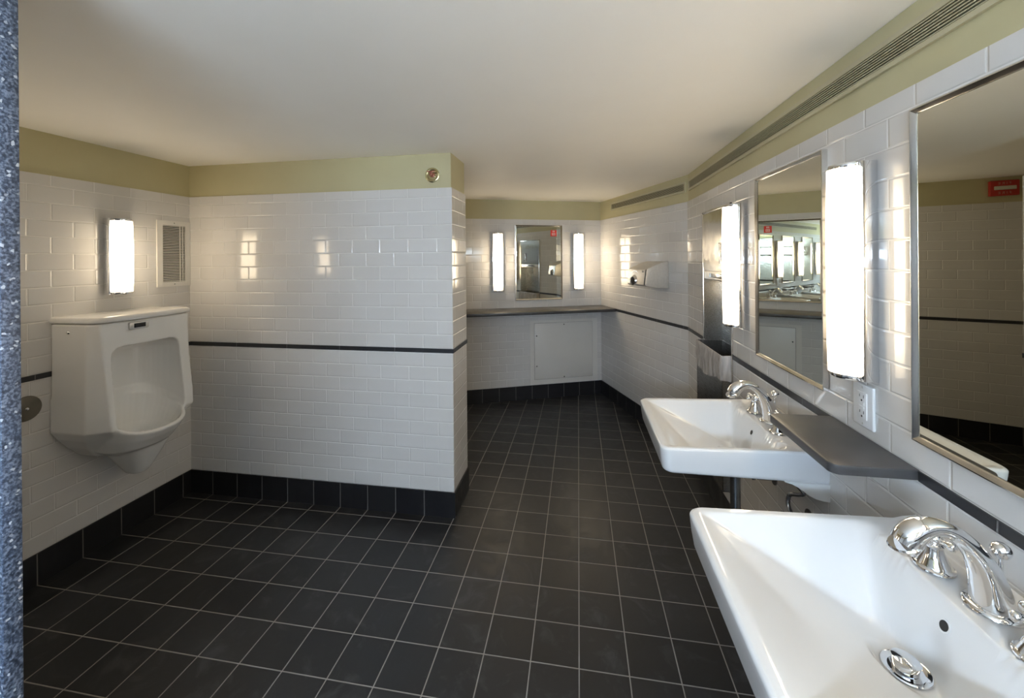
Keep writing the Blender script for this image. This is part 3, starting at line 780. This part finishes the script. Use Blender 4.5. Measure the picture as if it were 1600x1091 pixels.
# ------------------------------------------------------------------ vent grille on left wall
t = thing('exhaust_grille', 'white framed exhaust grille with fine louvers in the corner beside the short sconce', 'vent', (XL, 2.0245, 1.432), LEFT_FRAME)
w, h, iw, ih = 0.0985, 0.188, 0.067, 0.161
bm = bmesh.new()
for a in ((-w, w, -0.004, 0.007, ih, h), (-w, w, -0.004, 0.007, -h, -ih), (-w, -iw, -0.004, 0.007, -ih, ih), (iw, w, -0.004, 0.007, -ih, ih)): bx(bm, *a)
bmesh.ops.remove_doubles(bm, verts=bm.verts[:], dist=1e-6)
obj('frame', bm, M_PANEL, t, smooth=0)
obj('void_shade', box(-iw, iw, -0.003, 0.0006, -ih, ih), M_VDARK, t)  # dark sheet painted as the shade behind the louvers
bm = bmesh.new(); N_ = 34
for i in range(N_):
    z = -ih + (i + 0.5) * 2 * ih / N_
    prism(bm, [(0.0008, z + 0.0022), (0.0016, z + 0.0030), (0.0062, z - 0.0012), (0.0054, z - 0.0022)], 'x', -iw, iw)
lv = obj('louvers', bm, M_PANEL, t, smooth=0)
bm = bmesh.new()
for x in (-0.036, -0.052): bx(bm, x - 0.0012, x + 0.0012, 0.002, 0.0066, -ih, ih)
obj('mullion', bm, M_PANEL, t, smooth=0)
for s_ in (-1, 1):
    bm = bmesh.new(); lathe(bm, [(0, 0), (0.0032, 0), (0.0024, 0.001), (0, 0.001)], 12, Matrix.Translation((0, 0.0068, s_ * 0.176)) @ OUT); obj('screw', bm, M_DCHROME, t)

# ------------------------------------------------------------------ round cover plate by the urinal
t = thing('round_access_cover', 'round bronze-toned steel cover plate on the wall tiles between partition and urinal', 'cover plate', (XL, 1.374, 0.769), LEFT_FRAME)
bm = bmesh.new(); lathe(bm, [(0.0, -0.003), (0.052, -0.003), (0.053, 0.004), (0.050, 0.0085), (0.030, 0.0105), (0.0, 0.011)], 48, OUT); cvp = obj('plate', bm, M_COVER, t)
bm = bmesh.new(); lathe(bm, [(0.0, 0.0), (0.0065, 0.0), (0.0065, 0.001), (0.005, 0.003), (0.002, 0.0035), (0.0, 0.002)], 20, Matrix.Translation((0, 0.0105, 0)) @ OUT); obj('screw', bm, M_CHROME, cvp)

# ------------------------------------------------------------------ sprinkler on centre wall band
t = thing('sprinkler_head', 'round recessed fire sprinkler head in the painted band of the centre wall', 'sprinkler', (-0.776, YC + 0.006, 1.8435), PI)
bm = bmesh.new(); lathe(bm, [(0.0275, 0.0), (0.039, 0.0), (0.040, 0.002), (0.038, 0.004), (0.032, 0.005), (0.0275, 0.003), (0.0255, 0.0)], 44, OUT, False, False); obj('escutcheon', bm, M_BRASS, t)
bm = bmesh.new(); lathe(bm, [(0.0, 0.0006), (0.027, 0.0006), (0.027, 0.0012), (0.0, 0.0012)], 32, OUT); obj('recess_cup', bm, M_BRASS, t)
bm = bmesh.new()
lathe(bm, [(0.0, 0.0), (0.013, 0.0), (0.012, 0.006), (0.007, 0.008), (0.006, 0.016), (0.0, 0.016)], 24, OUT)
tube(bm, smooth_path([(-0.014, 0.001, 0.0), (-0.016, 0.012, 0.004), (-0.006, 0.022, 0.006), (0.0, 0.024, 0.004)], 5), 0.0025, 8)
tube(bm, smooth_path([(0.014, 0.001, 0.0), (0.014, 0.012, 0.0), (0.006, 0.022, 0.002), (0.0, 0.024, 0.004)], 5), 0.0025, 8)
hd = obj('sprinkler_body', bm, M_COPPER, t)
bm = bmesh.new(); bx(bm, -0.020, 0.024, 0.021, 0.0235, 0.013, 0.020, bev=0.001); lathe(bm, [(0, 0), (0.010, 0), (0.010, 0.0015), (0, 0.002)], 18, Matrix.Translation((0, 0.022, 0.004)) @ OUT); obj('deflector', bm, M_COPPER, hd)

# ------------------------------------------------------------------ fire alarm on back wall (seen in the near mirror)
c = BR + UB * ((BR.x + 1.602) / 0.9277) - NB * 0.006
t = thing('fire_alarm_strobe', 'red fire alarm strobe lettered FIRE on the painted band, seen in the large cut-off mirror', 'fire alarm', (c.x, c.y, 1.876), BACK_FRAME)
obj('housing', box(-0.075, 0.075, 0.0, 0.034, -0.056, 0.056, bev=0.006, seg=3), M_RED, t)
bm = bmesh.new(); bx(bm, -0.055, 0.055, 0.033, 0.050, -0.014, 0.014, bev=0.004); obj('strobe_lens', bm, simple('clear_strobe_lens', (0.55, 0.52, 0.42), 0.12, 0.0, 0.6), t)
for zc in (0.026, -0.044):
    cu = bpy.data.curves.new('lettering', 'FONT'); cu.body = 'FIRE'; cu.size = 0.026; cu.align_x = 'CENTER'; cu.extrude = 0.0004
    cu.space_character = 1.5
    tf = bpy.data.objects.new('tmp_text', cu); COL.objects.link(tf)
    me = bpy.data.meshes.new_from_object(tf.evaluated_get(bpy.context.evaluated_depsgraph_get()))
    bpy.data.objects.remove(tf); me.name = 'lettering'; me.materials.clear(); me.materials.append(M_PINK)
    me.transform(Matrix.Translation((0, 0.0345, zc)) @ Matrix.Rotation(PI, 4, 'Z') @ Matrix.Rotation(PI / 2, 4, 'X'))
    fo = bpy.data.objects.new('lettering', me); COL.objects.link(fo); fo.parent = t

# ------------------------------------------------------------------ urinal
UYC = 1.690
t = thing('urinal', 'white wall-hung urinal with sensor window, in the left corner under the short sconce', 'urinal', (XL, UYC, 0.0), LEFT_FRAME)
def hexring(hw, ds, c, dp, b, z, d0=0.0):
    half = [(hw, d0), (hw, d0 + (ds - d0) * 0.5), (hw, ds), (hw - c * 0.5, (ds + dp) / 2 ), (hw - c, dp), ((hw - c) * 0.66, dp + b * 0.55), ((hw - c) * 0.33, dp + b * 0.9)]
    return [(s, d, z) for s, d in half] + [(0, dp + b, z)] + [(-s, d, z) for s, d in reversed(half)]
def sq(hw, d0, d1, z, n=3.2, m=36, shear=0.0, off=0.014):
    pts = []
    for i in range(m):
        a = 2 * PI * i / m; c_, s_ = math.cos(a), math.sin(a)
        x = off + hw * math.copysign(abs(c_) ** (2 / n), c_); y = (d0 + d1) / 2 + (d1 - d0) / 2 * math.copysign(abs(s_) ** (2 / n), s_)
        pts.append((x, y, z + shear * (0.355 - y)))
    return pts
bm = bmesh.new()
loft(bm, [hexring(0.13, 0.10, 0.04, 0.16, 0.03, 0.485), hexring(0.18, 0.125, 0.05, 0.215, 0.02, 0.545), hexring(0.216, 0.165, 0.05, 0.252, 0.010, 0.595),
          hexring(0.238, 0.190, 0.045, 0.280, 0.004, 0.636), hexring(0.237, 0.192, 0.040, 0.274, 0.004, 0.70), hexring(0.230, 0.190, 0.032, 0.250, 0.008, 0.90), hexring(0.229, 0.190, 0.020, 0.232, 0.010, 1.113)])
fix(bm); b2 = bmesh.new()
loft(b2, [sq(0.05, 0.02, 0.16, 0.462, 2.4), sq(0.10, 0.02, 0.250, 0.485, 2.4), sq(0.138, 0.02, 0.300, 0.515, 2.4), sq(0.160, 0.02, 0.338, 0.556, 2.4, shear=0.15), sq(0.171, 0.02, 0.358, 0.588, 2.4, shear=0.36), sq(0.173, 0.02, 0.361, 0.597, 2.4, shear=0.42)])
fix(b2)
b3 = bmesh.new()
loft(b3, [sq(0.034, 0.12, 0.205, 0.360, 2.6, off=0), sq(0.048, 0.105, 0.222, 0.385, 2.8, off=0), sq(0.076, 0.07, 0.25, 0.44, 3, off=0), sq(0.105, 0.03, 0.28, 0.50, 3, off=0)]); fix(b3)
prism(b3, [(-0.205, 0.66), (-0.207, 0.63), (-0.062, 0.450), (0.062, 0.450), (0.207, 0.63), (0.205, 0.66)], 'y', 0.0005, 0.034)
def temp(bm_):
    me = bpy.data.meshes.new('tmp'); bm_.to_mesh(me); bm_.free(); o = bpy.data.objects.new('tmp', me); COL.objects.link(o); return o
def bake(o):
    dg = bpy.context.evaluated_depsgraph_get(); me = bpy.data.meshes.new_from_object(o.evaluated_get(dg)); return me
for x in (b2, b3):
    me = bpy.data.meshes.new('j'); x.to_mesh(me); x.free(); bm.from_mesh(me); bpy.data.meshes.remove(me)
body = temp(bm)
c1 = bmesh.new()
def opening(z, hw, d0, n=5.0): return sq(hw, d0, 0.75, z, n, 40)
loft(c1, [sq(0.055, 0.09, 0.19, 0.508, 2.3, 40), sq(0.100, 0.072, 0.25, 0.520, 2.3, 40), sq(0.128, 0.064, 0.300, 0.545, 2.3, 40, 0.12), sq(0.146, 0.060, 0.329, 0.575, 2.3, 40, 0.30), sq(0.156, 0.058, 0.345, 0.599, 2.4, 40, 0.42),
          sq(0.160, 0.056, 0.60, 0.634, 4.5, 40, 0.42), opening(0.76, 0.160, 0.054), opening(0.95, 0.158, 0.060), opening(0.978, 0.153, 0.073), opening(0.993, 0.137, 0.103), opening(0.998, 0.11, 0.13)]); fix(c1)
cut = temp(c1)
r = body.modifiers.new('r', 'REMESH'); r.mode = 'VOXEL'; r.voxel_size = 0.006; r.use_smooth_shade = True
bo = body.modifiers.new('b', 'BOOLEAN'); bo.operation = 'DIFFERENCE'; bo.object = cut; bo.solver = 'EXACT'
r = body.modifiers.new('r2', 'REMESH'); r.mode = 'VOXEL'; r.voxel_size = 0.0036; r.use_smooth_shade = True
sm = body.modifiers.new('s', 'SMOOTH'); sm.iterations = 6; sm.factor = 0.5
me = bake(body); bpy.data.objects.remove(body); bpy.data.objects.remove(cut)
me.name = 'body'; me.materials.clear(); me.materials.append(M_CERU)
for p_ in me.polygons: p_.use_smooth = True
for v_ in me.vertices: v_.co.y = max(v_.co.y, 0.0008)
ub = bpy.data.objects.new('body', me); COL.objects.link(ub); ub.parent = t
# lid
bm = bmesh.new()
def lidring(e, z, ss=1.0): return hexring(0.231 + e, 0.200 + e, 0.024, 0.242 + e, 0.020, z)
loft(bm, [lidring(-0.006, 1.1155), lidring(0.0, 1.1165), lidring(0.002, 1.120), lidring(0.002, 1.130), lidring(-0.001, 1.1375), lidring(-0.007, 1.1415), lidring(-0.016, 1.1425)])
obj('lid', fix(bm), M_CERU, t, smooth=60)
# sensor (local x = -(Y-UYC))
xs = 0.054
bm = bmesh.new(); prism(bm, [(xs - 0.040, 1.070), (xs + 0.040, 1.070), (xs + 0.044, 1.074), (xs + 0.044, 1.100), (xs + 0.040, 1.104), (xs - 0.040, 1.104), (xs - 0.044, 1.100), (xs - 0.044, 1.074)], 'y', 0.235, 0.2515, bev=0.003, seg=2)
sn = obj('sensor_bezel', bm, M_STEELL, t)
obj('sensor_window', box(xs - 0.027, xs + 0.025, 0.25, 0.2525, 1.077, 1.097, bev=0.0005), M_BLACK, sn)
bm = bmesh.new(); lathe(bm, [(0, 0), (0.0075, 0), (0.0075, 0.002), (0.005, 0.005), (0, 0.006)], 20, Matrix.Translation((0.2285, 0.097, 1.078)) @ Matrix.Rotation(PI / 2, 4, 'Y'))
obj('side_bolt', bm, M_CHROME, t)

# ------------------------------------------------------------------ added fluorescent light behind the camera: guessed cool source, set low to brighten ceiling
t = thing('added_fluorescent_light', 'added fluorescent light on the rear wall behind the camera, unseen source of cool light', 'wall light', (-0.25, YREAR, 1.50), 0.0)
obj('housing', box(-0.64, 0.64, -0.0005, 0.035, -0.07, 0.07, bev=0.004), M_WPLAST, t)
for z in (-0.03, 0.03):
    bm = bmesh.new(); tube(bm, [(-0.60, 0.075, z), (0.60, 0.075, z)], 0.016, 16); obj('tube', bm, M_TUBE, t)
    for s_ in (-1, 1): obj('lamp_holder', box(s_ * 0.60 - 0.012, s_ * 0.60 + 0.012, 0.03, 0.095, z - 0.02, z + 0.02), M_WPLAST, t)

# ------------------------------------------------------------------ world, camera, view
W = bpy.data.worlds.new('world'); S.world = W; W.use_nodes = True
W.node_tree.nodes['Background'].inputs[0].default_value = (0, 0, 0, 1)
cd = bpy.data.cameras.new('camera'); cam = bpy.data.objects.new('camera', cd); COL.objects.link(cam)
f, cx, cy, th, roll = 641.73, 796.42, 404.37, 0.165, 0.008
cd.sensor_fit = 'HORIZONTAL'; cd.sensor_width = 36.0; cd.lens = f / 1600 * 36
cd.shift_x = (800 - cx) / 1600; cd.shift_y = (cy - 545.5) / 1600
cd.clip_start = 0.01
Rv = Vector((math.cos(th), math.sin(th), 0)); Fv = Vector((-math.sin(th), math.cos(th), 0)); Uv = Vector((0, 0, 1))
r_ = Rv * math.cos(roll) - Uv * math.sin(roll); u_ = Rv * math.sin(roll) + Uv * math.cos(roll)
m = Matrix.Identity(4)
for i in range(3):
    m[i][0] = r_[i]; m[i][1] = u_[i]; m[i][2] = -Fv[i]
m[0][3], m[1][3], m[2][3] = 0, 0, 1.3873
cam.matrix_world = m
S.camera = cam
vs = S.view_settings
S.display_settings.display_device = 'sRGB'
vs.view_transform = 'Standard'; vs.look = 'None'; vs.gamma = 1.0; vs.use_curve_mapping = False
vs.exposure = 1.92
cy_ = S.cycles
cy_.max_bounces = 14; cy_.diffuse_bounces = 6; cy_.glossy_bounces = 8; cy_.transparent_max_bounces = 10
cy_.caustics_reflective = False; cy_.caustics_refractive = False; cy_.sample_clamp_indirect = 6.0
cy_.use_denoising = True
